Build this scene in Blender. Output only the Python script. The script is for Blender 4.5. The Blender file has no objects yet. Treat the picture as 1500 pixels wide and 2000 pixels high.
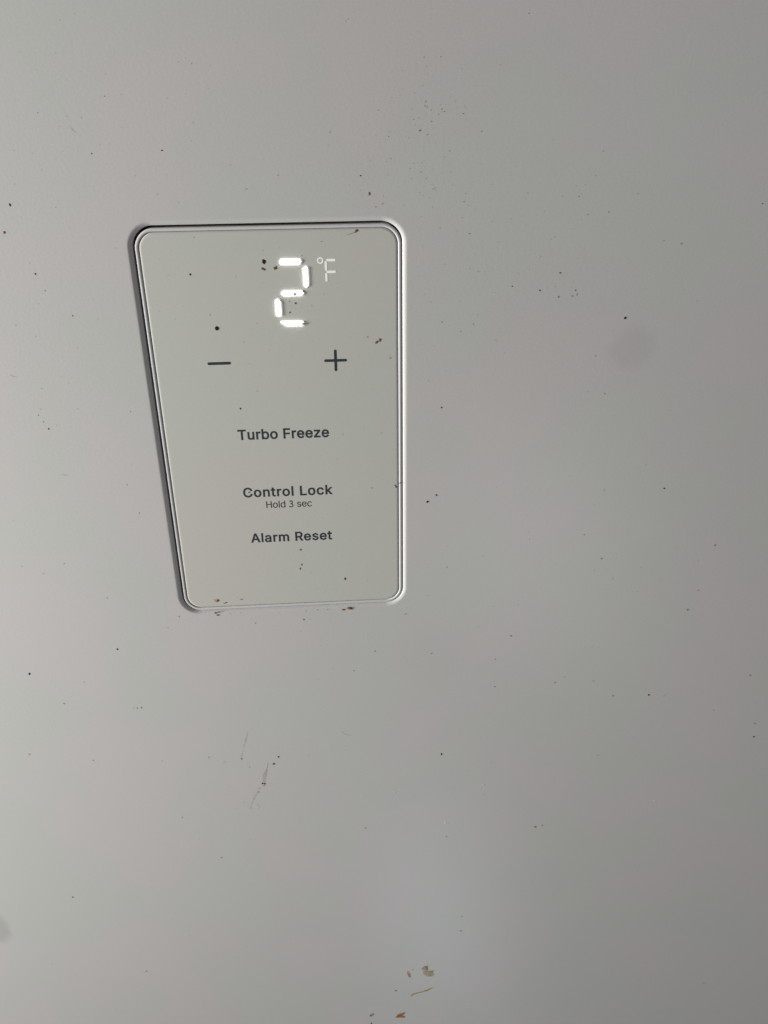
import bpy, bmesh, math, random
from mathutils import Matrix, Vector
from mathutils.geometry import delaunay_2d_cdt

# ------------------------------------------------------------------ camera, world, lights, exposure
# metres; the freezer door's outer face is the plane y = 0, x to the right, z up, the room is on the -y side.
# All tables below are millimetres on that plane, measured from the centre of the control panel.
MM = 0.001
scene = bpy.context.scene
COL = scene.collection

cam_data = bpy.data.cameras.new('camera')
cam_data.sensor_fit = 'AUTO'; cam_data.sensor_width = 36.0; cam_data.lens = 29.25
cam_data.clip_start = 0.01; cam_data.clip_end = 50
cam = bpy.data.objects.new('camera', cam_data); COL.objects.link(cam)
right = Vector((0.99790, -0.06376, -0.01142)); up = Vector((0.03886, 0.44820, 0.89309)); back = Vector((-0.05183, -0.89165, 0.44974))
m = Matrix((right, up, back)).transposed().to_4x4()
m.translation = Vector((17.485, -248.207, 97.166)) * MM
cam.matrix_world = m
scene.camera = cam

world = bpy.data.worlds.new('World'); scene.world = world; world.use_nodes = True
wn = world.node_tree.nodes['Background']
wn.inputs[0].default_value = (1.0, 0.99, 0.97, 1); wn.inputs[1].default_value = 0.118

def area(name, loc, target, sx, sy, power, col):
    l = bpy.data.lights.new(name, 'AREA'); l.shape = 'RECTANGLE'; l.size = sx; l.size_y = sy
    l.energy = power; l.color = col
    o = bpy.data.objects.new(name, l); COL.objects.link(o)
    o.location = loc
    o.rotation_euler = (Vector(target) - Vector(loc)).to_track_quat('-Z', 'Y').to_euler()
    return o
# daylight from a window close to the door's left side, raking over the paint
area('window_light', (-0.74, -0.155, -0.01), (0.1, 0, -0.01), 0.12, 0.38, 6.8, (1.0, 0.985, 0.96)).data.spread = math.radians(130)
# small unseen cool lamp, set low for its blurred reflection in the paint
area('low_cool_light', (0.14, -0.62, -1.01), (0.055, 0, -0.23), 0.16, 0.20, 0.25, (0.72, 0.86, 1.0))
# added dim lamp in front, mirrored as a pale cloud right of the panel
area('pale_fill_light', (0.32, -0.88, -0.52), (0.085, 0, -0.045), 0.26, 0.30, 0.44, (0.96, 1.0, 0.97))
# added fill lamps tinting the enamel: cool at upper right, rosy at left
area('cool_fill_light', (0.50, -0.99, 0.10), (0.115, 0, 0.09), 0.45, 0.5, 0.34, (0.80, 0.88, 1.0))
area('rosy_fill_light', (-0.53, -0.99, -0.50), (-0.09, 0, -0.02), 0.36, 0.36, 0.26, (1.0, 0.80, 0.80))

vs = scene.view_settings
vs.view_transform = 'Standard'; vs.look = 'None'; vs.exposure = 0.0; vs.gamma = 1.0; vs.use_curve_mapping = False

DOOR_SPECKS = [[-70.0,70.91,0.69,0.93,"d"],[-27.01,83.97,0.55,0.51,"d"],[-45.75,83.49,0.41,0.38,"d"],[-40.15,97.25,0.53,0.36,"m"],
[-5.04,73.86,0.42,0.4,"m"],[-5.62,73.6,0.28,0.27,"m"],[-38.93,102.46,0.39,0.23,"f"],[-40.63,85.81,0.27,0.25,"m"],[-43.24,85.6,0.27,0.25,"m"],
[-50.62,92.65,0.27,0.24,"m"],[-46.96,92.23,0.27,0.24,"m"],[-57.74,70.02,0.41,0.27,"m"],[-19.95,104.97,0.39,0.23,"m"],[-18.0,105.89,0.39,0.23,"f"],
[-29.56,72.96,0.42,0.26,"m"],[-50.84,107.23,0.39,0.34,"f"],[26.56,76.76,0.71,0.4,"d"],[32.59,69.28,0.58,0.41,"m"],[30.7,68.49,0.43,0.41,"m"],
[18.49,87.87,0.42,0.38,"m"],[44.37,93.92,0.42,0.37,"m"],[46.04,92.91,0.42,0.25,"m"],[48.15,91.88,0.42,0.25,"m"],[48.96,93.12,0.42,0.37,"m"],
[49.67,92.49,0.42,0.37,"m"],[46.22,90.15,0.42,0.38,"m"],[42.73,91.07,0.42,0.38,"f"],[43.03,87.92,0.84,0.63,"m"],[45.15,86.87,0.7,0.51,"f"],
[41.33,90.72,0.56,0.38,"f"],[54.85,91.92,0.56,0.38,"m"],[43.97,105.43,0.68,0.47,"f"],[44.67,103.29,0.54,0.36,"f"],[64.34,103.45,0.41,0.24,"m"],
[57.62,60.73,0.89,0.28,"m"],[43.4,77.41,0.43,0.4,"m"],[40.69,75.73,0.57,0.4,"f"],[44.85,75.79,0.72,0.4,"f"],[56.08,71.57,0.44,0.41,"f"],
[55.71,69.39,0.44,0.41,"m"],[38.39,68.76,0.44,0.27,"f"],[17.95,84.7,0.56,0.26,"f"],[3.81,77.27,0.42,0.39,"m"],[16.54,116.93,0.39,0.22,"f"],
[23.63,113.84,0.4,0.34,"f"],[71.24,115.22,0.4,0.34,"m"],[120.64,56.55,0.62,0.58,"m"],[142.96,67.23,0.46,0.42,"d"],[88.76,70.16,0.44,0.41,"m"],
[91.77,65.26,0.45,0.28,"m"],[97.84,65.84,0.45,0.42,"m"],[115.27,57.53,0.46,0.29,"m"],[82.69,59.36,0.6,0.29,"m"],[94.44,82.01,0.44,0.39,"m"],
[105.78,70.68,0.75,0.41,"f"],[90.23,73.27,0.44,0.27,"f"],[92.92,75.66,0.59,0.4,"f"],[85.08,48.98,0.62,0.59,"d"],[79.31,44.03,0.62,0.6,"o"],
[90.19,43.76,0.47,0.46,"d"],[90.77,42.53,0.31,1.22,"m"],[89.4,42.11,0.78,0.46,"m"],[85.22,41.91,0.62,0.76,"m"],[106.37,35.03,0.96,0.79,"d"],
[70.89,45.44,0.46,0.45,"d"],[59.64,34.42,0.47,0.47,"m"],[55.96,32.34,0.63,0.31,"m"],[50.12,35.3,0.47,0.47,"m"],[50.5,8.14,0.65,0.68,"d"],
[102.66,10.99,0.5,0.51,"m"],[97.12,11.85,0.5,0.51,"f"],[98.38,23.44,0.49,0.49,"m"],[58.12,50.79,0.45,0.59,"f"],[60.58,49.99,0.76,0.44,"f"],
[46.62,41.37,0.46,0.45,"f"],[46.5,-24.83,1.03,0.95,"d"],[49.39,-22.49,0.69,0.76,"d"],[53.62,-50.52,0.54,0.62,"m"],[126.8,-23.24,0.71,0.77,"d"],
[108.21,-49.66,0.73,0.83,"m"],[148.25,-46.19,0.74,1.04,"m"],[142.67,-72.89,0.77,1.12,"m"],[77.87,-80.8,0.76,0.91,"m"],[79.51,-67.33,0.56,0.44,"f"],
[72.52,-91.08,0.58,0.7,"m"],[72.94,-103.72,0.59,0.73,"m"],[110.84,-103.4,0.6,0.73,"m"],[96.04,-103.21,0.79,0.73,"m"],[119.23,-111.04,0.81,1.0,"m"],
[133.34,-111.44,0.81,1.0,"d"],[139.52,-112.33,1.22,0.5,"f"],[172.14,-104.47,1.02,0.74,"m"],[145.36,-64.67,0.95,0.44,"m"],[106.2,-22.96,0.53,0.57,"m"],
[101.03,-39.74,0.54,0.6,"m"],[81.97,-40.67,0.72,0.6,"f"],[48.77,-86.9,0.57,0.69,"m"],[99.56,-100.77,0.59,0.73,"f"],[66.21,-46.62,0.72,0.61,"f"],
[39.14,-69.1,0.73,0.65,"m"],[27.89,-84.77,0.75,0.68,"m"],[-66.76,52.25,0.57,0.57,"d"],[-64.96,47.45,0.43,0.43,"m"],[-58.44,40.05,0.44,0.45,"d"],
[-72.99,11.85,0.46,0.33,"m"],[-74.14,9.9,0.46,0.5,"m"],[-73.02,7.69,0.46,0.5,"m"],[-71.92,5.29,0.62,0.67,"d"],[-46.16,10.1,0.47,0.5,"m"],
[-61.95,11.48,0.46,0.33,"m"],[-48.47,-24.91,0.49,0.56,"m"],[-50.92,-14.63,0.49,0.54,"m"],[-75.95,-42.78,0.5,0.59,"m"],[-83.36,-46.21,0.67,0.6,"f"],
[-89.83,-43.1,0.5,0.59,"f"],[-63.98,-57.01,0.52,0.62,"m"],[-75.17,37.8,0.44,0.3,"m"],[-96.31,-87.43,0.89,1.13,"d"],[-63.81,-78.55,0.71,0.88,"d"],
[-59.11,-105.24,0.74,0.96,"m"],[-60.63,-105.38,0.56,0.72,"m"],[-62.11,-105.28,0.56,0.72,"f"],[-86.6,-101.55,0.73,0.71,"m"],
[-103.74,-124.73,0.75,0.75,"m"],[-80.69,-129.45,0.57,0.76,"m"],[-36.99,-131.01,0.58,0.77,"m"],[-10.35,-132.65,0.79,1.04,"d"],
[-12.38,-136.18,0.79,1.31,"d"],[-24.58,-132.68,0.59,1.3,"m"],[-50.81,-161.67,0.6,0.84,"m"],[-37.48,-185.81,0.84,0.9,"m"],[2.83,-69.52,0.72,0.87,"m"],
[-14.22,-70.12,0.54,0.65,"m"],[20.0,-93.09,0.75,0.7,"m"],[-40.46,-65.87,0.53,0.64,"m"],[-44.93,-70.38,0.53,0.65,"f"],[-77.8,-92.24,0.54,0.69,"f"],
[-21.98,-137.07,0.59,1.05,"f"],[-31.38,-133.76,0.78,0.78,"f"],[-19.46,-150.46,0.8,1.09,"f"],[-21.76,-153.87,0.61,1.1,"f"],
[-25.56,-155.52,0.81,0.55,"f"],[-19.67,-158.21,0.81,0.56,"f"],[-23.19,-158.78,0.61,1.12,"f"],[53.33,-135.85,0.81,1.06,"d"],
[179.57,-135.61,0.86,1.08,"d"],[178.65,-128.67,0.64,0.8,"m"],[93.74,-178.77,1.09,1.2,"m"],[96.74,-178.12,0.88,0.9,"m"],[55.78,-173.35,0.64,2.64,"w"],
[56.64,-173.71,1.5,0.59,"w"],[56.38,-181.38,0.65,0.9,"m"],[64.42,-231.77,0.69,1.02,"m"],[64.25,-241.36,0.93,1.04,"m"],[34.58,-280.82,0.97,1.14,"d"],
[22.62,-173.6,0.63,0.88,"m"],[143.51,-167.73,1.54,0.59,"w"],[22.55,-304.49,0.74,2.0,"d"],[-101.53,-203.85,0.83,0.93,"d"],
[-77.89,-254.83,0.9,1.06,"m"],[184.86,-291.2,2.59,0.79,"f"],[70.75,-153.12,0.84,0.84,"w"],[34.81,-154.58,1.03,0.83,"w"],
[160.61,-120.76,0.62,0.52,"m"],[116.59,-140.87,1.68,0.54,"f"],[11.52,-65.66,0.54,0.43,"m"],[7.91,-65.68,0.54,0.43,"m"],[3.93,-65.9,0.54,0.43,"m"],
[-19.04,-65.53,0.53,0.43,"m"],[-22.62,-65.55,0.53,0.43,"m"],[-5.63,-66.03,0.54,0.43,"f"],[-32.5,-64.59,0.53,0.64,"m"]]
PANEL_SPECKS = [[-12.55,9.79,0.63,0.67,"d",0],[27.63,31.25,0.46,0.47,"m",0],[14.99,59.37,0.73,0.28,"m",0],[6.52,44.57,0.45,0.45,"d",1],
[9.11,45.32,0.6,0.59,"d",0],[10.36,46.33,0.6,0.3,"m",0],[6.51,41.95,0.6,0.6,"o",0],[4.75,42.6,0.45,0.45,"m",0],[4.69,39.28,0.45,0.61,"d",0],
[8.51,35.82,0.46,0.46,"d",1],[0.74,43.3,0.6,0.3,"m",0],[-12.28,-19.17,0.58,0.65,"d",0],[3.32,-41.4,0.87,0.8,"b",0],[3.34,-47.25,0.7,0.81,"b",0],
[2.73,-48.85,0.7,0.81,"b",0],[18.06,-53.73,0.53,1.04,"d",0],[18.6,-53.55,0.36,0.62,"f",0],[8.8,-18.56,0.5,0.56,"d",0],[-18.22,-60.25,1.59,0.42,"m",0],
[-23.28,50.94,0.66,0.65,"d",0],[9.23,55.52,0.44,0.29,"m",0],[-9.62,30.75,0.46,0.47,"f",0],[-2.17,28.02,0.46,0.31,"f",0],[-18.8,39.15,0.45,0.75,"f",0],
[11.29,41.07,0.6,0.45,"f",0],[28.12,-19.17,0.84,0.56,"f",0],[31.41,0.01,0.66,0.52,"f",0],[-10.31,50.05,0.44,0.44,"f",0],[-1.79,57.18,0.58,0.28,"f",0],
[15.07,44.43,0.6,0.3,"f",0],[-20.94,61.24,0.43,0.28,"m",0],[-6.88,15.26,0.47,0.49,"f",0],[18.99,0.11,0.49,0.52,"f",0],[36.08,-19.13,1.02,0.56,"d",0],
[35.74,-18.55,0.51,0.56,"d",0],[37.61,-17.7,0.51,0.46,"d",2],[36.93,-17.86,0.42,0.37,"d",2]]
DIGIT = [[[2.46, 54.0], [3.01, 54.8], [8.53, 54.7], [8.94, 54.03], [8.41, 53.01], [2.8, 53.02]], [[9.21, 52.12], [10.1, 52.65], [10.7, 52.14],
 [10.64, 47.06], [10.03, 46.33], [9.26, 46.91]], [[2.38, 44.95], [3.06, 45.77], [8.62, 45.69], [9.18, 44.96], [8.59, 44.08], [3.07, 44.1]],
 [[0.55, 43.09], [1.35, 43.46], [2.22, 42.51], [2.23, 38.22], [0.6, 38.26]], [[1.65, 36.74], [2.5, 36.81], [8.33, 36.74], [8.75, 35.9], [8.31, 35.12],
 [3.43, 35.16]]]
GLYPHS = {"T":[449,[[[85,452,32,452,32,471],[32,490,32,509,160,509],[288,509,417,509,417,490],[417,471,417,452,363,452],[310,452,257,452,257,301],
[257,151,257,0,235,0],[214,0,193,0,193,151],[193,301,193,452,139,452]]]],"u":[410,[[[211,-5,182,-5,157,-5],[134,0,115,11,95,21],[80,37,69,59,58,80],
[53,107,53,139,53,219],[53,299,53,379,73,379],[93,379,114,379,114,301],[114,222,114,144,114,114],[121,91,137,75,152,58],[173,50,200,50,218,50],
[235,54,249,62,264,70],[275,81,283,97,292,112],[296,131,296,153,296,228],[296,304,296,379,316,379],[337,379,357,379,357,253],[357,126,357,0,337,0],
[318,0,298,0,298,31],[298,61,298,92,301,92],[304,92,307,92,295,57],[279,32,257,17,235,2]]]],"r":[259,[[[73,0,53,0,53,126],[53,253,53,379,72,379],
[92,379,112,379,112,360],[112,340,112,321,113,321],[114,321,115,321,122,340],[135,355,152,367,170,379],[190,385,213,385,218,385],
[223,385,229,384,235,384],[240,384,243,384,243,363],[243,343,243,322,242,323],[237,323,230,324,223,325],[215,326,207,326,189,326],
[173,322,159,315,145,307],[134,297,126,284,118,270],[114,255,114,237,114,158],[114,79,114,0,93,0]]]],"b":[424,[[[261,-8,229,-8,206,-8],
[187,-4,172,4,158,12],[146,21,138,31,129,42],[123,51,118,59,116,59],[114,59,112,59,112,39],[112,20,112,0,92,0],[72,0,53,0,53,170],
[53,339,53,509,73,509],[93,509,114,509,114,446],[114,382,114,319,115,319],[117,319,118,319,123,327],[129,336,137,346,145,356],
[157,365,171,373,186,381],[205,384,229,384,261,384],[289,376,313,361,337,345],[356,322,370,293,383,263],[390,229,390,189,390,149],
[383,114,370,84,356,55],[337,32,313,16,289,0]],[[197,47,220,47,244,47],[263,53,279,66,295,78],[308,95,316,117,324,138],[328,162,328,189,328,216],
[324,240,316,261,308,282],[296,299,280,311,264,324],[244,330,220,330,197,330],[177,324,161,312,145,300],[133,284,125,263,117,242],
[113,217,113,189,113,161],[117,136,125,115,133,94],[146,77,162,65,178,53]]]],"o":[415,[[[242,-8,207,-8,173,-8],[143,0,117,16,91,33],
[71,56,56,85,41,114],[34,149,34,187,34,227],[41,262,56,291,71,321],[91,343,117,360,143,376],[173,384,207,384,242,384],[273,376,299,360,325,343],
[345,321,359,291,374,262],[381,227,381,187,381,149],[374,114,359,85,345,56],[325,33,299,16,273,0]],[[182,46,207,46,233,46],[254,53,270,66,287,79],
[299,96,307,117,315,139],[319,162,319,187,319,213],[315,236,307,258,299,280],[287,297,270,310,254,323],[233,330,207,330,182,330],
[161,323,145,310,129,297],[116,280,108,258,100,237],[96,213,96,187,96,162],[100,139,108,117,116,96],[129,79,145,66,161,53]]]],
"F":[410,[[[82,0,60,0,60,170],[60,339,60,509,163,509],[266,509,369,509,369,490],[369,471,369,452,288,452],[206,452,125,452,125,394],
[125,336,125,278,198,278],[272,278,346,278,346,259],[346,240,346,221,272,221],[198,221,125,221,125,147],[125,74,125,0,103,0]]]],
"e":[404,[[[238,-8,212,-8,175,-8],[143,0,117,16,90,33],[70,56,56,85,41,114],[34,148,34,187,34,226],[41,260,55,290,69,319],[89,343,115,359,141,376],
[171,384,205,384,226,384],[246,381,266,374,285,367],[303,356,319,341,335,326],[348,306,357,282,366,258],[371,228,371,194,371,186],
[371,180,371,169,371,169],[96,169,96,169,97,150],[101,126,110,106,120,87],[134,72,151,61,168,51],[189,46,212,46,228,46],[241,48,254,53,266,57],
[277,64,285,73,294,82],[301,93,306,105,325,101],[345,96,365,91,359,71],[349,54,335,39,321,24],[303,13,283,4,262,-4]],[[96,221,96,221,96,221],
[309,221,309,221,308,240],[306,249,298,269,290,288],[278,303,263,314,247,325],[228,330,205,330,182,330],[163,325,146,313,130,302],
[118,288,109,270,100,250]]]],"z":[380,[[[141,0,42,0,42,15],[42,30,42,46,112,137],[183,228,254,320,254,321],[254,322,254,323,185,323],
[117,323,48,323,48,342],[48,361,48,379,143,379],[238,379,333,379,333,363],[333,347,333,331,264,241],[195,150,126,60,126,59],[126,58,126,56,197,56],
[268,56,339,56,339,38],[339,19,339,0,240,0]]]],"C":[510,[[[293,-7,267,-7,223,-7],[184,4,150,25,116,46],[89,76,70,115,50,154],[40,201,40,254,40,308],
[50,354,70,393,89,432],[116,462,150,484,184,505],[223,516,267,516,293,516],[317,512,340,504,363,497],[384,486,402,471,420,457],
[436,439,448,418,460,398],[468,374,473,348,451,348],[430,348,408,348,404,366],[398,381,389,395,381,408],[370,419,357,428,345,438],
[331,444,315,449,300,454],[284,456,267,456,236,456],[208,448,184,432,159,417],[139,394,125,364,111,334],[103,297,103,254,103,211],
[111,175,125,145,140,115],[159,92,184,76,209,61],[236,53,267,53,284,53],[300,55,315,60,331,65],[345,71,357,81,370,90],[381,101,389,114,398,128],
[404,143,408,160,430,160],[451,160,473,160,469,135],[460,111,448,91,436,70],[421,52,402,38,384,23],[363,12,341,5,318,-3]]]],
"n":[410,[[[114,249,114,227,114,151],[114,76,114,0,93,0],[73,0,53,0,53,126],[53,253,53,379,72,379],[92,379,112,379,112,349],[112,318,112,287,109,287],
[106,287,102,287,114,322],[131,347,152,362,174,377],[199,384,227,384,253,384],[276,379,295,369,314,358],[330,342,341,321,352,299],
[357,273,357,240,357,160],[357,80,357,0,337,0],[316,0,296,0,296,78],[296,157,296,235,296,265],[288,288,273,304,258,321],[237,329,210,329,192,329],
[175,325,161,317,146,309],[135,298,126,283,118,267]]]],"t":[227,[[[138,379,204,379,204,362],[204,344,204,327,138,327],[72,327,6,327,6,344],
[6,362,6,379,72,379]],[[65,345,65,471,85,471],[106,471,126,471,126,347],[126,222,126,98,126,81],[129,69,136,61,143,54],[154,50,170,50,174,50],
[179,50,185,51,191,52],[197,53,202,54,206,36],[209,19,213,2,207,0],[200,-2,192,-3,184,-4],[176,-4,168,-4,136,-4],[110,4,92,21,74,38],
[65,62,65,93,65,219]]]],"l":[167,[[[53,0,53,0,53,0],[53,509,53,509,53,509],[114,509,114,509,114,509],[114,0,114,0,114,0]]]],
"L":[393,[[[160,0,60,0,60,170],[60,339,60,509,82,509],[103,509,125,509,125,358],[125,208,125,57,203,57],[282,57,361,57,361,38],
[361,19,361,0,261,0]]]],"c":[396,[[[226,-8,207,-8,173,-8],[143,0,117,16,91,33],[71,56,56,85,41,114],[34,149,34,187,34,227],[41,262,56,291,71,321],
[91,343,117,360,143,376],[173,384,207,384,226,384],[243,382,260,377,276,372],[292,365,305,356,319,347],[330,335,340,322,350,309],
[357,294,362,277,342,272],[322,267,303,262,300,272],[296,281,290,289,285,297],[278,305,270,311,262,317],[253,322,242,325,232,328],
[220,330,207,330,182,330],[161,323,145,310,129,297],[116,280,108,258,100,237],[96,213,96,187,96,162],[100,139,108,117,116,96],[129,79,145,66,161,53],
[182,46,207,46,220,46],[232,48,243,52,253,55],[263,60,271,66,279,72],[286,80,292,89,297,97],[301,107,304,117,324,112],[343,107,363,102,358,85],
[351,70,341,56,332,43],[320,31,306,21,293,12],[277,4,261,-1,244,-6]]]],"k":[381,[[[132,158,110,137,110,162],[110,187,110,212,113,212],
[117,212,121,212,175,268],[230,323,284,379,310,379],[335,379,360,379,301,319],[243,259,184,199,182,199],[179,199,177,199,155,178]],
[[73,0,53,0,53,170],[53,339,53,509,73,509],[93,509,114,509,114,339],[114,170,114,0,93,0]],[[320,0,294,0,245,62],[197,124,148,186,162,200],
[177,214,191,229,252,152],[312,76,372,0,346,0]]]],"H":[517,[[[82,0,60,0,60,170],[60,339,60,509,82,509],[103,509,125,509,125,435],
[125,362,125,289,214,289],[303,289,392,289,392,362],[392,435,392,509,414,509],[435,509,457,509,457,339],[457,170,457,0,435,0],[414,0,392,0,392,77],
[392,155,392,232,303,232],[214,232,125,232,125,155],[125,77,125,0,103,0]]]],"d":[424,[[[219,-8,195,-8,164,-8],[136,0,111,16,87,32],
[68,55,55,84,41,114],[34,149,34,189,34,229],[41,263,55,293,69,322],[88,345,112,361,136,376],[164,384,196,384,219,384],[238,381,253,373,268,365],
[279,356,287,346,296,336],[302,327,306,319,308,319],[309,319,311,319,311,382],[311,446,311,509,331,509],[351,509,372,509,372,339],
[372,170,372,0,352,0],[332,0,313,0,313,20],[313,39,313,59,311,59],[309,59,307,59,302,51],[295,42,287,31,278,21],[267,12,252,4,238,-4]],
[[181,47,205,47,227,47],[247,53,263,65,279,77],[291,94,299,115,308,136],[312,161,312,189,312,217],[308,242,300,263,292,284],[279,300,263,312,247,324],
[228,330,205,330,181,330],[161,324,145,311,129,299],[116,282,108,261,100,240],[96,216,96,189,96,162],[100,138,109,117,117,95],
[129,78,145,66,161,53]]]],"3":[440,[[[81,428,81,428,81,428],[96,455,96,455,96,455],[119,480,119,480,119,480],[149,498,149,498,149,498],
[182,508,182,508,182,508],[217,510,217,510,217,510],[250,502,250,502,250,502],[281,487,281,487,281,487],[307,464,307,464,307,464],
[326,435,326,435,326,435],[337,403,337,403,337,403],[338,369,338,369,338,369],[331,335,331,335,331,335],[314,305,314,305,314,305],
[291,280,291,280,291,280],[261,262,261,262,261,262],[229,252,229,252,229,252],[201,249,201,249,201,249],[165,249,165,249,165,249],
[165,309,165,309,165,309],[199,309,199,309,199,309],[217,311,217,311,217,311],[237,317,237,317,237,317],[253,327,253,327,253,327],
[266,340,266,340,266,340],[275,356,275,356,275,356],[279,374,279,374,279,374],[278,392,278,392,278,392],[272,409,272,409,272,409],
[262,425,262,425,262,425],[248,437,248,437,248,437],[231,446,231,446,231,446],[212,450,212,450,212,450],[192,449,192,449,192,449],
[173,443,173,443,173,443],[157,433,157,433,157,433],[144,420,144,420,144,420],[134,400,134,400,134,400]],[[165,296,165,296,165,296],
[206,296,206,296,206,296],[235,292,235,292,235,292],[274,281,274,281,274,281],[310,259,310,259,310,259],[339,229,339,229,339,229],
[359,193,359,193,359,193],[368,153,368,153,368,153],[366,112,366,112,366,112],[353,72,353,72,353,72],[330,38,330,38,330,38],[298,11,298,11,298,11],
[261,-8,261,-8,261,-8],[219,-16,219,-16,219,-16],[177,-15,177,-15,177,-15],[136,-3,136,-3,136,-3],[100,19,100,19,100,19],[71,49,71,49,71,49],
[53,81,53,81,53,81],[105,110,105,110,105,110],[119,85,119,85,119,85],[137,66,137,66,137,66],[160,52,160,52,160,52],[187,45,187,45,187,45],
[214,43,214,43,214,43],[241,49,241,49,241,49],[265,61,265,61,265,61],[285,78,285,78,285,78],[300,99,300,99,300,99],[307,123,307,123,307,123],
[309,147,309,147,309,147],[303,171,303,171,303,171],[291,193,291,193,291,193],[273,212,273,212,273,212],[250,226,250,226,250,226],
[222,234,222,234,222,234],[204,236,204,236,204,236],[165,236,165,236,165,236]]]],"s":[365,[[[211,-8,182,-8,156,-8],[133,-4,112,3,92,11],
[75,23,62,38,49,53],[40,72,36,94,55,98],[74,102,94,107,99,86],[109,70,124,60,139,50],[158,45,181,45,208,45],[229,51,244,62,260,74],
[268,87,268,103,268,116],[263,127,254,136,245,144],[231,151,212,155,191,160],[170,165,149,170,115,178],[89,191,72,208,55,225],[47,247,47,274,47,296],
[53,315,65,332,77,348],[94,361,115,370,136,380],[160,384,187,384,213,384],[235,380,254,372,272,365],[287,353,299,339,310,325],
[319,309,324,290,305,286],[287,281,268,277,263,292],[255,304,243,316,230,327],[212,333,187,333,165,333],[146,327,131,317,116,306],
[109,293,109,277,109,263],[114,252,124,243,134,235],[150,228,172,223,191,218],[210,214,229,209,264,201],[290,188,306,171,323,154],
[331,133,331,107,331,84],[325,64,312,47,300,30],[282,16,260,6,237,-3]]]],"A":[480,[[[39,0,16,0,78,170],[140,339,201,509,226,509],
[251,509,276,509,338,339],[401,170,463,0,440,0],[418,0,395,0,359,101],[323,202,287,302,281,321],[273,344,264,372,255,400],[245,435,232,478,236,478],
[241,478,245,478,233,435],[222,399,213,371,204,343],[196,320,191,302,155,202],[120,101,85,0,62,0]],[[197,142,110,142,110,161],
[110,180,110,199,197,199],[283,199,370,199,370,180],[370,161,370,142,283,142]]]],"a":[389,[[[182,-9,160,-9,136,-9],[114,-4,94,5,75,14],
[59,27,48,45,36,62],[30,83,30,108,30,130],[35,147,43,161,52,175],[63,185,78,193,92,201],[108,207,125,211,143,215],[160,218,178,220,201,223],
[219,225,234,227,248,228],[258,231,265,235,272,239],[276,245,276,255,276,255],[276,256,276,257,276,272],[273,286,267,297,261,308],
[252,316,240,322,228,328],[213,331,196,331,178,331],[162,328,149,322,136,317],[126,309,118,301,110,292],[104,283,100,274,80,280],
[61,285,41,291,50,314],[62,332,79,346,95,360],[113,369,133,375,153,381],[173,384,194,384,208,384],[223,383,239,379,255,376],[271,370,286,360,301,351],
[313,338,322,320,332,303],[337,280,337,251,337,168],[337,84,337,0,317,0],[297,0,277,0,277,17],[277,35,277,52,275,52],[274,52,272,52,268,43],
[261,34,252,25,243,15],[230,7,215,1,200,-5]],[[155,45,170,45,193,45],[212,50,228,59,243,68],[255,79,263,93,271,107],[276,122,276,138,276,155],
[276,173,276,190,273,187],[268,184,259,182,251,180],[242,178,231,176,221,174],[210,172,200,171,190,170],[182,169,175,168,161,166],
[147,163,134,159,121,154],[111,148,103,139,96,131],[92,119,92,105,92,92],[95,81,102,72,109,63],[118,57,130,52,142,48]]]],
"m":[610,[[[73,0,53,0,53,126],[53,253,53,379,72,379],[92,379,112,379,112,351],[112,323,112,295,111,295],[109,295,108,295,113,316],
[121,332,132,346,144,359],[157,369,172,376,187,383],[203,386,219,386,247,386],[270,378,287,361,305,344],[316,322,321,295,318,295],
[315,295,312,295,317,313],[325,329,337,343,349,357],[364,367,381,375,398,382],[416,386,437,386,459,386],[479,381,497,372,515,362],
[530,348,541,328,551,309],[557,285,557,255,557,170],[557,85,557,0,536,0],[516,0,496,0,496,85],[496,169,496,254,496,281],[488,301,473,313,457,325],
[439,330,419,330,402,330],[387,327,374,320,362,313],[352,303,345,290,339,278],[335,263,335,247,335,165],[335,82,335,0,315,0],[295,0,274,0,274,87],
[274,173,274,260,274,281],[267,298,253,311,239,324],[221,330,199,330,185,330],[171,327,158,320,144,313],[134,303,126,289,118,276],
[114,258,114,238,114,159],[114,79,114,0,93,0]]]],"R":[449,[[[82,0,60,0,60,170],[60,339,60,509,119,509],[177,509,236,509,275,509],
[307,502,333,489,359,475],[378,457,390,433,403,410],[409,382,409,352,409,321],[403,295,390,271,378,248],[359,230,333,217,307,204],
[275,198,236,198,236,198],[125,198,125,198,125,198],[125,0,125,0,125,0]],[[125,255,125,255,125,255],[234,255,234,255,260,255],
[281,259,298,267,314,275],[326,286,334,300,341,315],[345,332,345,352,345,372],[341,390,334,405,326,420],[314,431,298,440,281,448],
[259,452,233,452,233,452],[125,452,125,452,125,452]],[[378,0,353,0,312,76],[271,153,230,229,254,229],[279,229,303,229,344,153],
[386,76,428,0,403,0]]]]}

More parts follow.
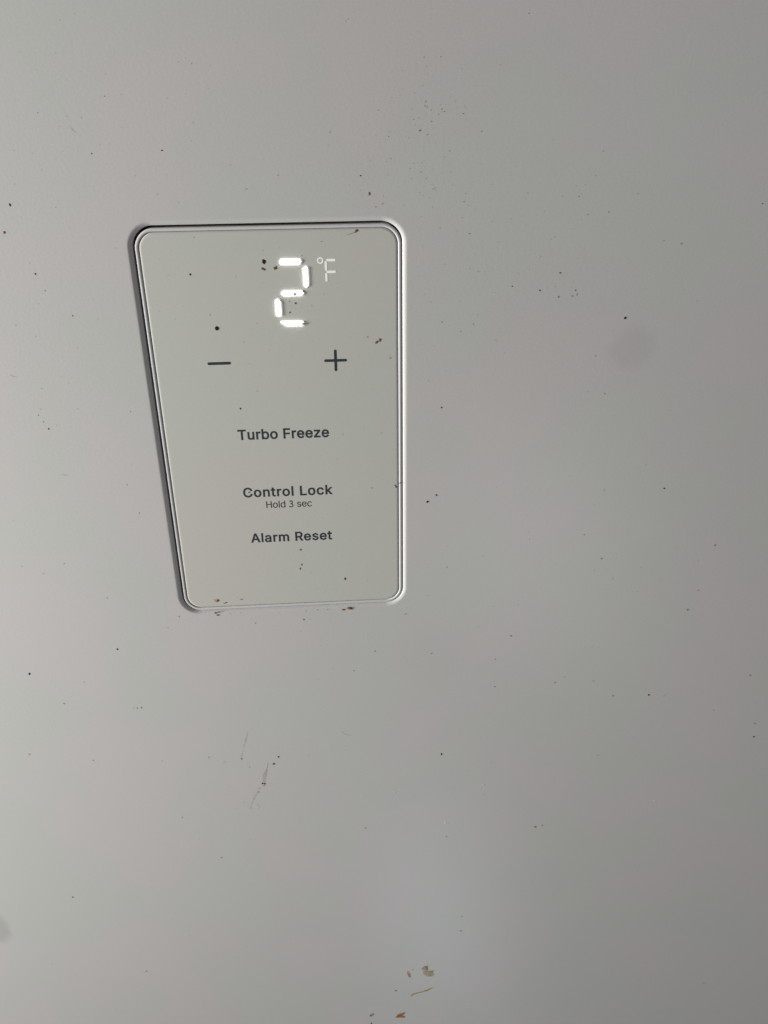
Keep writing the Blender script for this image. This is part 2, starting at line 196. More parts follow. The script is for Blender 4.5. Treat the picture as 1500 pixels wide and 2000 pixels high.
# ------------------------------------------------------------------ materials
def material(name, color, rough=0.5, spec=0.5, emit=None, strength=0.0, alpha=1.0, coat=0.0):
    mt = bpy.data.materials.new(name); mt.use_nodes = True
    b = mt.node_tree.nodes['Principled BSDF']
    b.inputs['Base Color'].default_value = (*color, 1); b.inputs['Roughness'].default_value = rough
    b.inputs['Specular IOR Level'].default_value = spec; b.inputs['Alpha'].default_value = alpha
    b.inputs['Coat Weight'].default_value = coat
    if emit:
        b.inputs['Emission Color'].default_value = (*emit, 1); b.inputs['Emission Strength'].default_value = strength
    return mt
def N(mt, t, **kw):
    n = mt.node_tree.nodes.new(t)
    for k, v in kw.items(): setattr(n, k, v)
    return n
def mottle(mt, base, tintA, tintB, bump_scale, bump, grain=0.02, smudges=()):
    """paint: slow tint drift, fine grain, orange peel, and soft greasy smudges (centre, radii in metres)"""
    nt = mt.node_tree; L = nt.links; b = nt.nodes['Principled BSDF']
    tc = N(mt, 'ShaderNodeTexCoord')
    big = N(mt, 'ShaderNodeTexNoise'); big.inputs['Scale'].default_value = 22; big.inputs['Detail'].default_value = 1.5
    L.new(tc.outputs['Object'], big.inputs['Vector'])
    r = N(mt, 'ShaderNodeValToRGB'); r.color_ramp.elements[0].position = .40; r.color_ramp.elements[1].position = .60
    r.color_ramp.elements[0].color = (*tintA, 1); r.color_ramp.elements[1].color = (*tintB, 1)
    L.new(big.outputs['Fac'], r.inputs['Fac'])
    gr = N(mt, 'ShaderNodeTexNoise'); gr.inputs['Scale'].default_value = 1800; gr.inputs['Detail'].default_value = 2
    L.new(tc.outputs['Object'], gr.inputs['Vector'])
    mr = N(mt, 'ShaderNodeMapRange'); mr.inputs['From Min'].default_value = .25; mr.inputs['From Max'].default_value = .75
    mr.inputs['To Min'].default_value = 1 - grain; mr.inputs['To Max'].default_value = 1 + grain
    L.new(gr.outputs['Fac'], mr.inputs['Value'])
    mul = N(mt, 'ShaderNodeMix', data_type='RGBA', blend_type='MULTIPLY'); mul.inputs[0].default_value = 1
    L.new(r.outputs['Color'], mul.inputs[6]); L.new(mr.outputs['Result'], mul.inputs[7])
    last = mul.outputs[2]
    for (cx, cz, rx, rz, dark) in smudges:
        mp = N(mt, 'ShaderNodeMapping', vector_type='POINT')
        mp.inputs['Location'].default_value = (-cx / rx, 0, -cz / rz); mp.inputs['Scale'].default_value = (1 / rx, 0, 1 / rz)
        L.new(tc.outputs['Object'], mp.inputs['Vector'])
        ln = N(mt, 'ShaderNodeVectorMath', operation='LENGTH'); L.new(mp.outputs['Vector'], ln.inputs[0])
        sm = N(mt, 'ShaderNodeMapRange', interpolation_type='SMOOTHSTEP')
        sm.inputs['From Min'].default_value = .45; sm.inputs['From Max'].default_value = 1.15
        sm.inputs['To Min'].default_value = dark; sm.inputs['To Max'].default_value = 1.0
        rg = N(mt, 'ShaderNodeTexNoise'); rg.inputs['Scale'].default_value = 260; rg.inputs['Detail'].default_value = 3
        L.new(tc.outputs['Object'], rg.inputs['Vector'])
        ad = N(mt, 'ShaderNodeMath', operation='MULTIPLY_ADD'); ad.inputs[1].default_value = .5
        L.new(rg.outputs['Fac'], ad.inputs[0]); L.new(ln.outputs['Value'], ad.inputs[2])
        sb = N(mt, 'ShaderNodeMath', operation='SUBTRACT'); sb.inputs[1].default_value = .25; L.new(ad.outputs[0], sb.inputs[0])
        L.new(sb.outputs[0], sm.inputs['Value'])
        mm = N(mt, 'ShaderNodeMix', data_type='RGBA', blend_type='MULTIPLY'); mm.inputs[0].default_value = 1
        L.new(last, mm.inputs[6]); L.new(sm.outputs['Result'], mm.inputs[7]); last = mm.outputs[2]
    L.new(last, b.inputs['Base Color'])
    pe = N(mt, 'ShaderNodeTexNoise'); pe.inputs['Scale'].default_value = bump_scale; pe.inputs['Detail'].default_value = 2
    L.new(tc.outputs['Object'], pe.inputs['Vector'])
    bp = N(mt, 'ShaderNodeBump'); bp.inputs['Strength'].default_value = bump; bp.inputs['Distance'].default_value = 0.0001
    L.new(pe.outputs['Fac'], bp.inputs['Height']); L.new(bp.outputs['Normal'], b.inputs['Normal'])
    return mt

DOOR = mottle(material('white_door_enamel', (.6, .6, .58), .29, .5), None, (.586, .592, .568), (.612, .588, .582), 900, .12, .032,
              smudges=[(.1098, .0255, .0085, .0085, .93), (-.1351, -.2206, .0048, .0100, .84), (.050, -.089, .015, .015, .985)])
PLATE = mottle(material('cream_panel_film', (.58, .57, .5), .42, .45), None, (.575, .592, .540), (.590, .583, .536), 1500, .06, .025)
BEZEL = material('white_bezel_plastic', (.66, .65, .65), .3, .5)
DARKGAP = material('dark_gap', (.02, .02, .022), .8, .2)
SEAL = material('grey_seal', (.24, .235, .225), .7, .2)
INK = material('slate_grey_ink', (.034, .042, .054), .45, .4)
LED = material('lit_led_segment', (.5, .5, .5), .5, .3, (1.0, .93, .915), .72)
LEDEDGE = material('lit_led_segment_edge', (.8, .8, .8), .5, .3, (1.0, .98, .98), 5.5)
LEDDIM = material('dim_led_segment', (.6, .6, .58), .5, .3, (1.0, .99, .95), .34)
def grime(name, color, alpha, rough=.45, scale=1500, lo=.35, hi=.65, amin=.35):
    """dried food or dirt: colour varies, edges and thin spots let the paint through"""
    mt = material(name, color, rough, .4); nt = mt.node_tree; b = nt.nodes['Principled BSDF']
    tc = N(mt, 'ShaderNodeTexCoord'); ns = N(mt, 'ShaderNodeTexNoise'); ns.inputs['Scale'].default_value = scale; ns.inputs['Detail'].default_value = 3
    nt.links.new(tc.outputs['Object'], ns.inputs['Vector'])
    r = N(mt, 'ShaderNodeMapRange'); r.inputs['From Min'].default_value = lo; r.inputs['From Max'].default_value = hi
    r.inputs['To Min'].default_value = alpha * amin; r.inputs['To Max'].default_value = alpha
    nt.links.new(ns.outputs['Fac'], r.inputs['Value']); nt.links.new(r.outputs['Result'], b.inputs['Alpha'])
    return mt
SPECK = {'d': material('black_speck', (.032, .030, .027), .7, .2), 'm': material('brown_grey_speck', (.10, .09, .075), .7, .2, alpha=.42),
         'f': material('faint_speck', (.16, .15, .13), .7, .2, alpha=.22), 'o': material('olive_speck', (.07, .065, .025), .6, .2),
         'b': material('tan_speck', (.17, .12, .07), .6, .2, alpha=.6), 'w': material('white_fleck', (.85, .85, .83), .6, .3, alpha=.6)}
KEYS = list(SPECK)
RED = grime('dried_dark_red_sauce', (.05, .008, .007), 1, .3, amin=.92)
OLIVE = grime('dried_olive_sauce', (.15, .10, .022), .95, amin=.7)
BROWN = grime('dried_brown_sauce', (.25, .125, .036), .9, amin=.75)
BLACKBROWN = grime('dried_black_brown_drop', (.022, .012, .008), 1, .3, amin=.95)
RUST = grime('rusty_drop', (.28, .09, .025), .9, amin=.7)
RUSTHALO = grime('thin_rust_stain', (.42, .24, .13), .5)
TAN = grime('thin_tan_stain', (.50, .34, .10), .82, scale=900)
PALE = grime('pale_olive_film', (.46, .38, .17), .65, scale=600)
ORANGE = grime('orange_brown_stain', (.45, .20, .04), .9, scale=900, amin=.6)
SCUFF = grime('grey_scuff', (.20, .19, .17), .16, scale=700)
SCUFFB = grime('brownish_scuff', (.26, .18, .12), .26, scale=700)

# ------------------------------------------------------------------ mesh helpers
def add(name, bm, mats, parent=None, smooth=True):
    bmesh.ops.recalc_face_normals(bm, faces=bm.faces)
    me = bpy.data.meshes.new(name); bm.to_mesh(me); bm.free()
    if smooth:
        me.polygons.foreach_set('use_smooth', [True] * len(me.polygons))
    for mt in (mats if isinstance(mats, (list, tuple)) else [mats]): me.materials.append(mt)
    o = bpy.data.objects.new(name, me); COL.objects.link(o)
    if parent: o.parent = parent
    return o
def tag(o, label=None, cat=None, group=None, kind=None):
    for k, v in (('label', label), ('category', cat), ('group', group), ('kind', kind)):
        if v: o[k] = v
    return o
def V(x, z, h):          # millimetres on the door plane and height towards the room -> metres
    return (x * MM, -h * MM, z * MM)
def rrect(cx, cz, hw, hh, r, n=14):
    """rounded rectangle: points and outward normals, counter-clockwise from the right side"""
    out = []
    for k, (sx, sz) in enumerate(((1, 1), (-1, 1), (-1, -1), (1, -1))):
        for i in range(n + 1):
            a = math.radians(90 * k + 90 * i / n)
            out.append((cx + sx * (hw - r) + r * math.cos(a), cz + sz * (hh - r) + r * math.sin(a), math.cos(a), math.sin(a), k, i / n))
    return out
def sweep(bm, path, profile):
    """profile = (inset, height) pairs swept round the path; returns the vertex rings"""
    rings = [[bm.verts.new(V(p[0] - p[2] * ins, p[1] - p[3] * ins, h)) for p in path] for ins, h in profile]
    for a, b in zip(rings, rings[1:]):
        for i in range(len(path)):
            j = (i + 1) % len(path)
            bm.faces.new((a[i], a[j], b[j], b[i]))
    return rings
def prism(bm, pts, h0, h1, bev=0.0):
    """a plate with outline pts (mm), from height h0 to h1, top edge chamfered by bev"""
    cx = sum(p[0] for p in pts) / len(pts); cz = sum(p[1] for p in pts) / len(pts)
    def shrink(d):
        o = []
        for x, z in pts:
            l = math.hypot(x - cx, z - cz) or 1
            o.append((x + (cx - x) * d / l, z + (cz - z) * d / l))
        return o
    rows = [[bm.verts.new(V(x, z, h0)) for x, z in pts]]
    if bev:
        rows.append([bm.verts.new(V(x, z, h1 - bev)) for x, z in pts])
        rows.append([bm.verts.new(V(x, z, h1)) for x, z in shrink(bev)])
    else:
        rows.append([bm.verts.new(V(x, z, h1)) for x, z in pts])
    for a, b in zip(rows, rows[1:]):
        for i in range(len(pts)):
            j = (i + 1) % len(pts); bm.faces.new((a[i], a[j], b[j], b[i]))
    bm.faces.new(rows[-1])
rng = random.Random(7)
def blob(bm, x, z, w, h, base, rise, slot=0, n=11, jit=.16, ang=0.0, taper=0.0):
    """small dried drop or grain: an uneven low dome lying on the surface"""
    ca, sa = math.cos(ang), math.sin(ang)
    ph = rng.random() * 6.28; k = [1 + jit * (rng.random() * 2 - 1) + jit * .6 * math.sin(2 * 6.2832 * i / n + ph) for i in range(n)]
    rows = []
    for f, hh in ((1, 0.0), (.82, .55), (.45, .92)):
        row = []
        for i in range(n):
            t = 6.28319 * i / n
            u, v = math.cos(t) * w / 2 * k[i] * f, math.sin(t) * h / 2 * k[i] * f
            u *= 1 + taper * v / (h / 2)
            row.append(bm.verts.new(V(x + u * ca - v * sa, z + u * sa + v * ca, base + .004 + rise * hh)))
        rows.append(row)
    for a, b in zip(rows, rows[1:]):
        for i in range(n):
            j = (i + 1) % n; bm.faces.new((a[i], a[j], b[j], b[i])).material_index = slot
    bm.faces.new(rows[-1]).material_index = slot
def patch(bm, pts, base, rise, slot=0):
    """thin dried film with a given uneven outline"""
    cx = sum(p[0] for p in pts) / len(pts); cz = sum(p[1] for p in pts) / len(pts)
    rows = [[bm.verts.new(V(cx + (x - cx) * f, cz + (z - cz) * f, base + .004 + rise * hh)) for x, z in pts] for f, hh in ((1, 0), (.8, .8), (.4, 1))]
    for a, b in zip(rows, rows[1:]):
        for i in range(len(pts)):
            j = (i + 1) % len(pts); bm.faces.new((a[i], a[j], b[j], b[i])).material_index = slot
    bm.faces.new(rows[-1]).material_index = slot
def stroke(bm, pts, widths, base, rise, slot=0, sub=5):
    """a smeared line through pts with a width at each of them, edges slightly ragged"""
    P = []
    for i in range(len(pts) - 1):
        for s in range(sub):
            t = s / sub
            P.append((pts[i][0] * (1 - t) + pts[i + 1][0] * t, pts[i][1] * (1 - t) + pts[i + 1][1] * t, widths[i] * (1 - t) + widths[i + 1] * t))
    P.append((*pts[-1], widths[-1]))
    rows = []
    for i, (x, z, w) in enumerate(P):
        a = P[max(i - 1, 0)]; b = P[min(i + 1, len(P) - 1)]
        dx, dz = b[0] - a[0], b[1] - a[1]; l = math.hypot(dx, dz) or 1
        nx, nz = -dz / l, dx / l; w1 = w / 2 * (1 + .3 * (rng.random() - .5)); w2 = w / 2 * (1 + .3 * (rng.random() - .5))
        rows.append([bm.verts.new(V(x + nx * w1, z + nz * w1, base + .004)), bm.verts.new(V(x, z, base + .004 + rise)), bm.verts.new(V(x - nx * w2, z - nz * w2, base + .004))])
    for a, b in zip(rows, rows[1:]):
        for k in (0, 1): bm.faces.new((a[k], a[k + 1], b[k + 1], b[k])).material_index = slot

# ------------------------------------------------------------------ the door: a pressed steel skin with a rounded opening for the panel
HW, HH, RAD = 38.0, 64.0, 5.9                        # the panel's outer half size and corner radius
GL_, GR_, GT_, GB_ = .60, .11, .68, .12              # gaps left, right, top, bottom
FIL = 1.5                                           # rolled lip of the opening
hx = (GR_ - GL_) / 2; hz = (GT_ - GB_) / 2
hole = rrect(hx, hz, HW + (GL_ + GR_) / 2, HH + (GT_ + GB_) / 2, RAD + .35, 16)
AMAX = math.radians(51); LR = FIL / math.sin(AMAX)       # the lip rolls over to 51 degrees, then the sheet drops straight
EDGE = LR * (1 - math.cos(AMAX))
prof = [(0, -9.0), (0, -EDGE - .35), (0, -EDGE - .12), (-.02, -EDGE - .03)]
for i in range(13):
    a = AMAX * (1 - i / 12)
    prof.append((-.05 - FIL + LR * math.sin(a), -LR * (1 - math.cos(a))))
prof += [(-FIL - .5, 0), (-FIL - 6, 0), (-FIL - 30, 0)]
bm = bmesh.new()
rings = sweep(bm, hole, prof)
X0, X1, Z0, Z1 = -330, 430, -620, 330
corner = {0: (X1, Z1), 1: (X0, Z1), 2: (X0, Z0), 3: (X1, Z0)}
outer = []
for (px, pz, nx, nz, k, t) in hole:                   # carry the opening's outline out to the door's rectangle
    c = corner[k]
    if k in (0, 2): a, b = (c[0], pz), (px, c[1])
    else: a, b = (px, c[1]), (c[0], pz)
    q = (a[0] + (c[0] - a[0]) * t * 2, a[1] + (c[1] - a[1]) * t * 2) if t <= .5 else (c[0] + (b[0] - c[0]) * (t - .5) * 2, c[1] + (b[1] - c[1]) * (t - .5) * 2)
    outer.append(q)
last = rings[-1]
for dep, ins in ((0, 14), (0, 6), (-1.8, 1.8), (-6, 0), (-45, 0)):
    row = []
    for x, z in outer:
        xx = min(max(x, X0 + ins), X1 - ins); zz = min(max(z, Z0 + ins), Z1 - ins)
        row.append(bm.verts.new(V(xx, zz, dep)))
    for i in range(len(row)):
        j = (i + 1) % len(row); bm.faces.new((last[i], last[j], row[j], row[i]))
    last = row
door = add('freezer_door', bm, DOOR)
tag(door, 'white enamelled freezer door skin with a pressed opening for the control panel', kind='structure')

# ------------------------------------------------------------------ the control panel
panel = bpy.data.objects.new('control_panel', None); COL.objects.link(panel); panel.empty_display_size = .02
tag(panel, 'cream touch control panel with white rounded bezel and lit digit set in the door', 'control panel')
TOP = -.48                                            # height of the panel's face: a little below the door
path = rrect(0, 0, HW, HH, RAD, 16)
bm = bmesh.new()
sweep(bm, path, [(i_, h_ - .62) for i_, h_ in [(0, -5.0), (0, -.22), (.03, .02), (.10, .13), (.22, .19), (.45, .22), (.68, .21), (.86, .16), (.97, .05), (1.0, -.10), (1.0, -.6)]])
add('bezel', bm, BEZEL, panel)
bm = bmesh.new()
r_ = sweep(bm, path, [(.95, TOP - .42), (1.2, TOP - .42)])
add('seal', bm, SEAL, panel)
bm = bmesh.new()
r_ = sweep(bm, path, [(1.12, -1.18), (1.12, TOP - .30), (1.16, TOP - .20), (1.30, TOP - .09), (1.50, TOP - .02), (1.70, TOP), (2.1, TOP)])
bm.faces.new(r_[-1])
plate = add('face_plate', bm, PLATE, panel)
bm = bmesh.new()                                      # the dark back of the recess behind the panel
rb = sweep(bm, rrect(0, 0, HW + 3, HH + 3, RAD + 3, 8), [(0, -8.0), (6, -8.0)])
add('recess_back', bm, DARKGAP, panel)

def inset(seg, d):
    xs = [p[0] for p in seg]; zs = [p[1] for p in seg]
    cx, cz = (max(xs) + min(xs)) / 2, (max(zs) + min(zs)) / 2
    kx, kz = 1 - 2 * d / (max(xs) - min(xs)), 1 - 2 * d / (max(zs) - min(zs))
    return [(cx + (x - cx) * kx, cz + (z - cz) * kz) for x, z in seg]
for pts in [inset(seg, .15) for seg in DIGIT]:
    bm = bmesh.new(); prism(bm, pts, TOP - .05, TOP + .28, .03)
    bm.faces.ensure_lookup_table(); bm.faces[-1].material_index = 1
    add('digit_segment', bm, [LEDEDGE, LED], panel, smooth=False)
def capsule(a, b, w, n=7, tip=.5):
    dx, dz = b[0] - a[0], b[1] - a[1]; l = math.hypot(dx, dz); dx /= l; dz /= l
    a = (a[0] + dx * w * tip, a[1] + dz * w * tip); b = (b[0] - dx * w * tip, b[1] - dz * w * tip)
    base = math.atan2(dz, dx); out = []
    for c, s in ((b, -1), (a, 1)):
        for i in range(n + 1):
            t = base + (-math.pi / 2 + math.pi * i / n if s < 0 else math.pi / 2 + math.pi * i / n)
            out.append((c[0] + math.cos(t) * w / 2, c[1] + math.sin(t) * w / 2))
    return out
for a, b, w in (((16.12, 54.12), (18.80, 54.12), .72), ((15.95, 53.84), (15.95, 51.14), .66), ((16.05, 50.79), (18.80, 50.79), .68), ((15.97, 50.50), (15.97, 48.02), .62)):
    bm = bmesh.new(); prism(bm, capsule(a, b, w), TOP - .02, TOP + .03)
    add('unit_segment', bm, LEDDIM, panel, smooth=False)
bm = bmesh.new()                                      # degree ring
n = 28; rows = []
for rr, hh in ((.93, TOP), (.93, TOP + .03), (.55, TOP + .03), (.55, TOP)):
    rows.append([bm.verts.new(V(14.37 + rr * math.cos(6.28319 * i / n), 54.05 + rr * math.sin(6.28319 * i / n), hh)) for i in range(n)])
for a, b in zip(rows, rows[1:]):
    for i in range(n):
        j = (i + 1) % n; bm.faces.new((a[i], a[j], b[j], b[i]))
add('degree_sign', bm, LEDDIM, panel, smooth=False)
bm = bmesh.new(); prism(bm, capsule((-21.15, 24.40), (-14.05, 24.40), .88), TOP - .01, TOP + .012)
add('minus_symbol', bm, INK, panel, smooth=False)
bm = bmesh.new()
q = .43; pl = []
for k in range(4):                                    # plus sign as one outline, arms with round ends
    a = math.pi / 2 * k; L_ = 3.5 if k % 2 == 0 else 3.40
    for i in range(7):
        t = -math.pi / 2 + math.pi * i / 6
        u, v = L_ - q + q * math.cos(t), q * math.sin(t)
        pl.append((17.70 + u * math.cos(a) - v * math.sin(a), 24.27 + u * math.sin(a) + v * math.cos(a)))
    u, v = q, q
    pl.append((17.70 + u * math.cos(a) - v * math.sin(a), 24.27 + u * math.sin(a) + v * math.cos(a)))
prism(bm, pl, TOP - .01, TOP + .012)
add('plus_symbol', bm, INK, panel, smooth=False)

def outline(sp, grow, sub=6):
    """a Bezier outline as a polygon (table units), every edge pushed outwards by grow"""
    P = []
    for i in range(len(sp)):
        p, q = sp[i], sp[(i + 1) % len(sp)]
        a, b, c, d = Vector(p[2:4]), Vector(p[4:6]), Vector(q[0:2]), Vector(q[2:4])
        straight = (b - a).length < 1 and (c - d).length < 1
        for k in range(1 if straight else sub):
            t = k / sub
            v = a * (1 - t) ** 3 + b * 3 * t * (1 - t) ** 2 + c * 3 * t * t * (1 - t) + d * t ** 3
            if not P or (v - P[-1]).length > 2: P.append(v)
    if (P[0] - P[-1]).length < 2: P.pop()
    out = []
    for i, v in enumerate(P):
        e0 = (v - P[i - 1]).normalized(); e1 = (P[(i + 1) % len(P)] - v).normalized()
        n0, n1 = Vector((-e0.y, e0.x)), Vector((-e1.y, e1.x))
        out.append(v + (n0 + n1) * (grow / max(.45, 1 + n0.dot(n1))))
    return out
def winding(g, polys):
    w = 0
    for P in polys:
        for i in range(len(P)):
            a, b = P[i - 1], P[i]
            if (a.y <= g.y) != (b.y <= g.y):
                if a.x + (g.y - a.y) / (b.y - a.y) * (b.x - a.x) > g.x: w += 1 if b.y > a.y else -1
    return w
def lettering(text, x0, x1, base, cap, grow, label):
    """printed words: filled letter outlines fitted between x0 and x1 (mm), a film of ink on the plate"""
    s = cap / (509.0 + 2 * grow)
    adv = [188 if c == ' ' else GLYPHS[c][0] for c in text]
    first = min(p[2] for sp in GLYPHS[text[0]][1] for p in sp) - grow; lastx = max(p[2] for sp in GLYPHS[text[-1]][1] for p in sp) + grow
    nat = sum(adv[:-1]) + lastx - first
    sx = s; track = ((x1 - x0) / s - nat) / (len(text) - 1)
    lim = 2 * grow
    if track > lim or track < lim - 20:               # share the rest between letter width and spacing
        keep = lim if track > lim else lim - 20
        sx = (x1 - x0) / (nat + keep * (len(text) - 1)); track = keep
    bm = bmesh.new(); pen = -first
    for c, a in zip(text, adv):
        if c != ' ':
            polys = [outline(sp, grow) for sp in GLYPHS[c][1]]
            pts, edges = [], []
            for p in polys:
                k = len(pts); pts += p
                edges += [(k + i, k + (i + 1) % len(p)) for i in range(len(p))]
            vo, _, fo, *_ = delaunay_2d_cdt(pts, edges, [], 0, 1e-4)
            vs_ = [bm.verts.new(V(x0 + (pen + v.x) * sx, base + (v.y + grow) * s, TOP + .012)) for v in vo]
            for f in fo:                              # keep the triangles that lie inside the letter (non-zero winding)
                g = sum((vo[i] for i in f), Vector((0, 0))) / len(f)
                if winding(g, polys): bm.faces.new([vs_[i] for i in f])
        pen += a + track
    bmesh.ops.delete(bm, geom=[v for v in bm.verts if not v.link_faces], context='VERTS')
    o = add('button_lettering', bm, INK, panel, smooth=False)
    tag(o, label)
lettering('Turbo Freeze', -14.15, 14.70, -.74, 3.50, 20, 'bold slate grey words Turbo Freeze')
lettering('Control Lock', -14.20, 15.00, -20.98, 3.52, 20, 'bold slate grey words Control Lock')
lettering('Hold 3 sec', -7.00, 8.00, -25.12, 2.50, 6, 'small thin slate grey words Hold 3 sec')
lettering('Alarm Reset', -13.05, 14.20, -37.92, 3.50, 20, 'bold slate grey words Alarm Reset')

# ------------------------------------------------------------------ dried splashes and crumbs, each a thing of its own
def stain(name, label, cat, mats, *calls, group=None):
    bm = bmesh.new()
    for fn, args, kw in calls: fn(bm, *args, **kw)
    return tag(add(name, bm, mats), label, cat, group)
def B(*a, **k): return (blob, a, k)
def PT(*a, **k): return (patch, a, k)
def ST(*a, **k): return (stroke, a, k)
stain('dried_drop', 'dark red dried drop with an olive tail left of the lit digit', 'stain', [RED, OLIVE],
      B(-1.85, 54.05, 1.10, 1.66, TOP, .10, taper=.18), B(-2.10, 52.02, 1.4, .82, TOP, .04, slot=1, ang=-.25))
stain('dried_drop', 'olive dried drop touching the corner of the lit digit', 'stain', OLIVE, B(1.36, 52.2, 1.1, 1.25, TOP, .08, jit=.25))
stain('dried_drop', 'round black brown drop above the minus sign', 'stain', BLACKBROWN, B(-17.26, 35.12, 1.25, 1.28, TOP, .14, jit=.08))
stain('dried_smear', 'brown two lobed smear between the plus sign and right rim', 'stain', [BROWN, RUSTHALO],
      B(31.4, 30.25, 1.0, 1.0, TOP, .05, jit=.25), B(30.4, 29.55, 1.05, .8, TOP, .05, ang=.3, jit=.25), ST([(29.9, 29.2), (30.9, 29.9), (31.9, 30.6)], [.5, .7, .5], TOP, .01, slot=1))
stain('dried_spot', 'faint tan spot beside the right rim level with the plus sign', 'stain', TAN, B(34.48, 24.54, .85, .72, TOP, .02, jit=.25))
stain('dried_splash', 'brown splash touching the top rim near its right end', 'stain', [OLIVE, TAN],
      B(25.1, 62.05, 1.15, .72, TOP, .08, ang=.5, jit=.25), B(24.5, 61.72, .9, .4, TOP, .03, ang=.3, slot=1), ST([(24.2, 61.5), (22.9, 61.15), (21.6, 60.9)], [.3, .18, .05], TOP, .01, slot=1))
stain('rust_drop', 'rust coloured drop with pale halo in the lower left of the panel', 'stain', [RUST, RUSTHALO],
      B(-26.75, -60.2, 1.55, 1.7, TOP, .012, slot=1), B(-26.55, -60.3, .85, 1.05, TOP + .012, .08, jit=.2), B(-27.75, -60.0, .38, .4, TOP, .03))
stain('dried_smear', 'short olive dash right of the rust coloured drop', 'stain', OLIVE, B(-23.9, -61.35, 1.55, .42, TOP, .05, ang=.25, jit=.3))
stain('crumb', 'little cluster of brown crumbs under the lower left rim', 'crumb', [BROWN, OLIVE],
      B(-27.95, -65.05, .85, .72, 0, .2, jit=.3), B(-26.6, -64.75, .8, .42, 0, .15, ang=.5, jit=.3, slot=1), B(-27.05, -66.0, 1.05, .6, 0, .18, jit=.3))
stain('crumb', 'dark brown crumb with a flat tail under the lower rim', 'crumb', [BROWN, BLACKBROWN, OLIVE],
      B(19.2, -65.6, 2.0, 1.25, 0, .28, jit=.3, ang=-.2), B(19.5, -65.35, .9, .55, .12, .2, slot=1, jit=.3), B(17.1, -66.1, 1.6, .62, 0, .12, slot=2, jit=.2))
stain('dried_drop', 'olive tan drop near the photo bottom, left of a pale smear', 'stain', [TAN, PALE], B(40.9, -270.2, 1.45, 3.5, 0, .04, jit=.2, ang=.15), B(40.6, -268.9, 1.5, 3.6, 0, .01, slot=1, jit=.2), B(42.5, -266.4, .9, .7, 0, .01, slot=1))
stain('dried_smear', 'pale olive ragged smear near the photo bottom', 'stain', [PALE, TAN],
      PT([(46.6, -265.6), (47.8, -264.3), (49.7, -264.1), (49.5, -265.6), (48.7, -266.7), (50.7, -268.2), (52.8, -267.7), (52.0, -268.8), (52.8, -271.0), (52.3, -272.1), (49.0, -272.0), (47.4, -269.8), (47.2, -267.7)], 0, .012),
      ST([(46.9, -265.9), (48.1, -265.0), (49.5, -264.5)], [.5, .7, .3], .012, .01, slot=1), ST([(50.6, -268.6), (51.6, -268.6), (52.7, -267.9)], [.7, .8, .3], .012, .01, slot=1))
stain('dried_streak', 'slanting tan streak below the pale smear', 'stain', TAN, ST([(41.5, -285.7), (43.0, -284.3), (44.6, -283.6), (46.6, -283.2), (49.5, -282.0), (52.4, -280.2)], [.5, 1.3, .9, .8, 1.3, .4], 0, .03))
stain('dried_drop', 'small tan drop left of the orange brown splash at the photo bottom', 'stain', [TAN, OLIVE], B(22.9, -297.8, 1.7, 3.2, 0, .04, ang=-.5, jit=.2), B(22.5, -298.4, .8, 1.4, .03, .03, slot=1, jit=.3))
stain('dried_splash', 'orange brown three cornered splash at the photo bottom', 'stain', [ORANGE, BROWN],
      PT([(34.2, -301.4), (35.4, -298.9), (37.0, -298.1), (39.2, -297.4), (38.8, -298.9), (37.6, -300.1), (39.2, -300.9), (38.8, -301.9), (36.6, -301.5)], 0, .03),
      ST([(35.0, -301.0), (36.3, -299.9), (37.4, -299.2)], [.5, .8, .3], .03, .02, slot=1))
stain('dried_drop', 'orange brown speck at the left edge of the photo', 'stain', RUST, B(-73.05, 63.7, .78, .74, 0, .08), group=None)
stain('dried_drop', 'olive brown drop on the door just above the panel', 'stain', BROWN, B(28.89, 72.05, .62, .98, 0, .08))
stain('scuff_mark', 'faint grey upright scuff below the panel, ending in a speck', 'scuff', SCUFF, ST([(-21.0, -119.0), (-21.6, -121.5), (-23.3, -127.0), (-24.8, -132.7)], [.3, .9, .5, .8], 0, .006))
stain('scuff_mark', 'brownish scuff below the panel with two tiny crumbs at its end', 'scuff', [SCUFFB, BLACKBROWN, RUST, SCUFF],
      ST([(-14.6, -135.5), (-15.2, -138.5), (-16.3, -142.0), (-17.0, -145.8)], [.3, .7, 1.6, 1.0], 0, .006), B(-17.6, -146.05, .75, .8, 0, .12, slot=1), B(-16.75, -146.25, .65, .85, 0, .12, slot=1), B(-17.1, -147.3, .75, .5, 0, .06, slot=2),
      ST([(-18.6, -148.0), (-20.4, -151.5), (-23.6, -158.8)], [.8, .7, .3], 0, .006, slot=3))

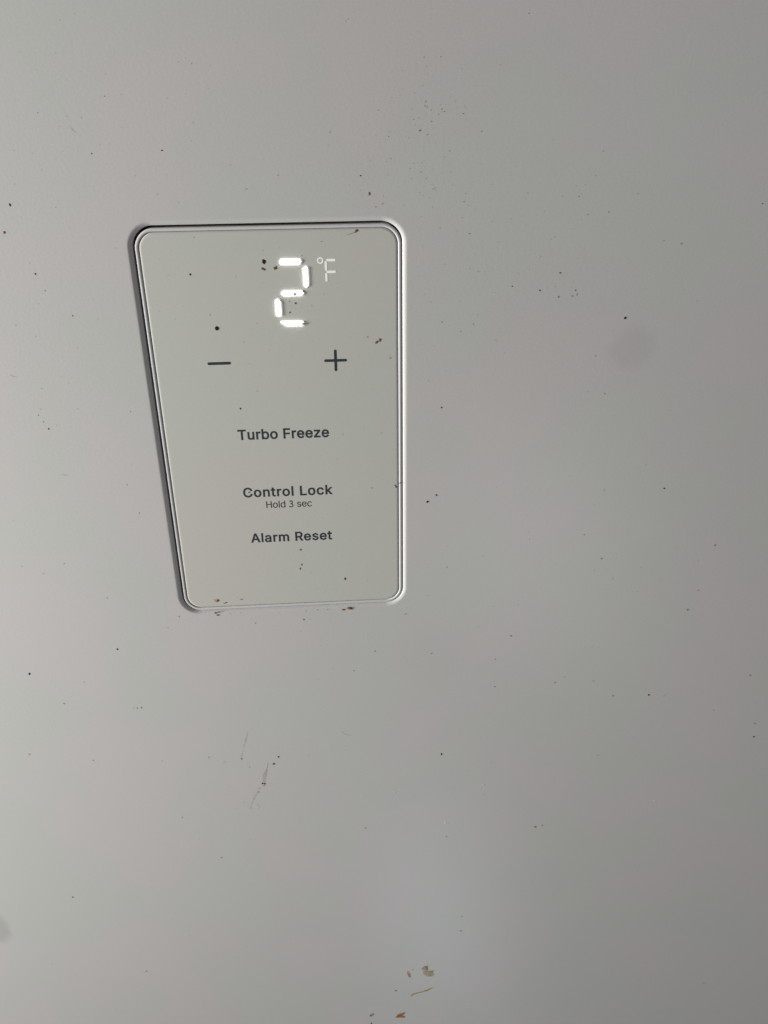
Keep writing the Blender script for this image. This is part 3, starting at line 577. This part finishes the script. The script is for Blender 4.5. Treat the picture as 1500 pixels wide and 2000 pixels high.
# ------------------------------------------------------------------ specks of dust and dirt too many and too small to tell apart
bm = bmesh.new()
for x, z, w, h, k in DOOR_SPECKS:
    blob(bm, x, z, w * .85, h * .85, 0, min(w, h) * .12, KEYS.index(k), n=8, jit=.25)
for pts in ([(14.5, -121.5), (15.8, -123.1), (18.5, -124.1)], [(-80.0, 23.1), (-79.1, 22.4), (-78.1, 22.25)], [(-70.7, -10.2), (-69.6, -10.36), (-68.3, -10.5)], [(-50.5, 90.4), (-49.6, 89.3), (-48.6, 88.3)]):
    stroke(bm, pts, [.12, .3, .1], 0, .004, KEYS.index('f'), sub=3)
for cx, cz, sx, sz, cnt in ((45, 91, 7, 9, 60), (45, 74, 10, 8, 40), (78, 62, 14, 10, 30), (70, 44, 18, 14, 30), (95, -50, 30, 22, 60), (-40, 85, 22, 18, 30), (-60, 20, 14, 40, 25), (20, 30, 100, 110, 120), (20, -170, 90, 60, 40), (-20, -150, 8, 12, 20)):
    for _ in range(cnt):
        x, z = rng.gauss(cx, sx), rng.gauss(cz, sz)
        if -41 < x < 41 and -67 < z < 67: continue
        s = rng.uniform(.14, .34) * (1 + max(0, -z) * .002)
        blob(bm, x, z, s * rng.uniform(.8, 1.8), s, 0, s * .1, KEYS.index('f' if rng.random() < .96 else 'm'), n=6, jit=.3, ang=rng.uniform(-.5, .5))
tag(add('dust_specks', bm, [SPECK[k] for k in KEYS]), 'tiny dark specks of dirt scattered over the white door', 'dust', kind='stuff')
bm = bmesh.new()
for x, z, w, h, k, lev in PANEL_SPECKS:
    if lev == 1: w, h = w * 1.45, h * 1.45
    blob(bm, x, z, w * .95, h * .95, (TOP, TOP + .29, -.38)[lev], min(w, h) * .12, KEYS.index(k), n=8, jit=.25)
for _ in range(70):
    x, z = rng.uniform(-34, 34), rng.uniform(-60, 60); s = rng.uniform(.14, .3)
    blob(bm, x, z, s * rng.uniform(.8, 1.8), s, TOP, s * .1, KEYS.index('f'), n=6, jit=.3, ang=rng.uniform(-.5, .5))
tag(add('dust_specks', bm, [SPECK[k] for k in KEYS]), 'tiny dark specks of dirt on the control panel face', 'dust', kind='stuff')
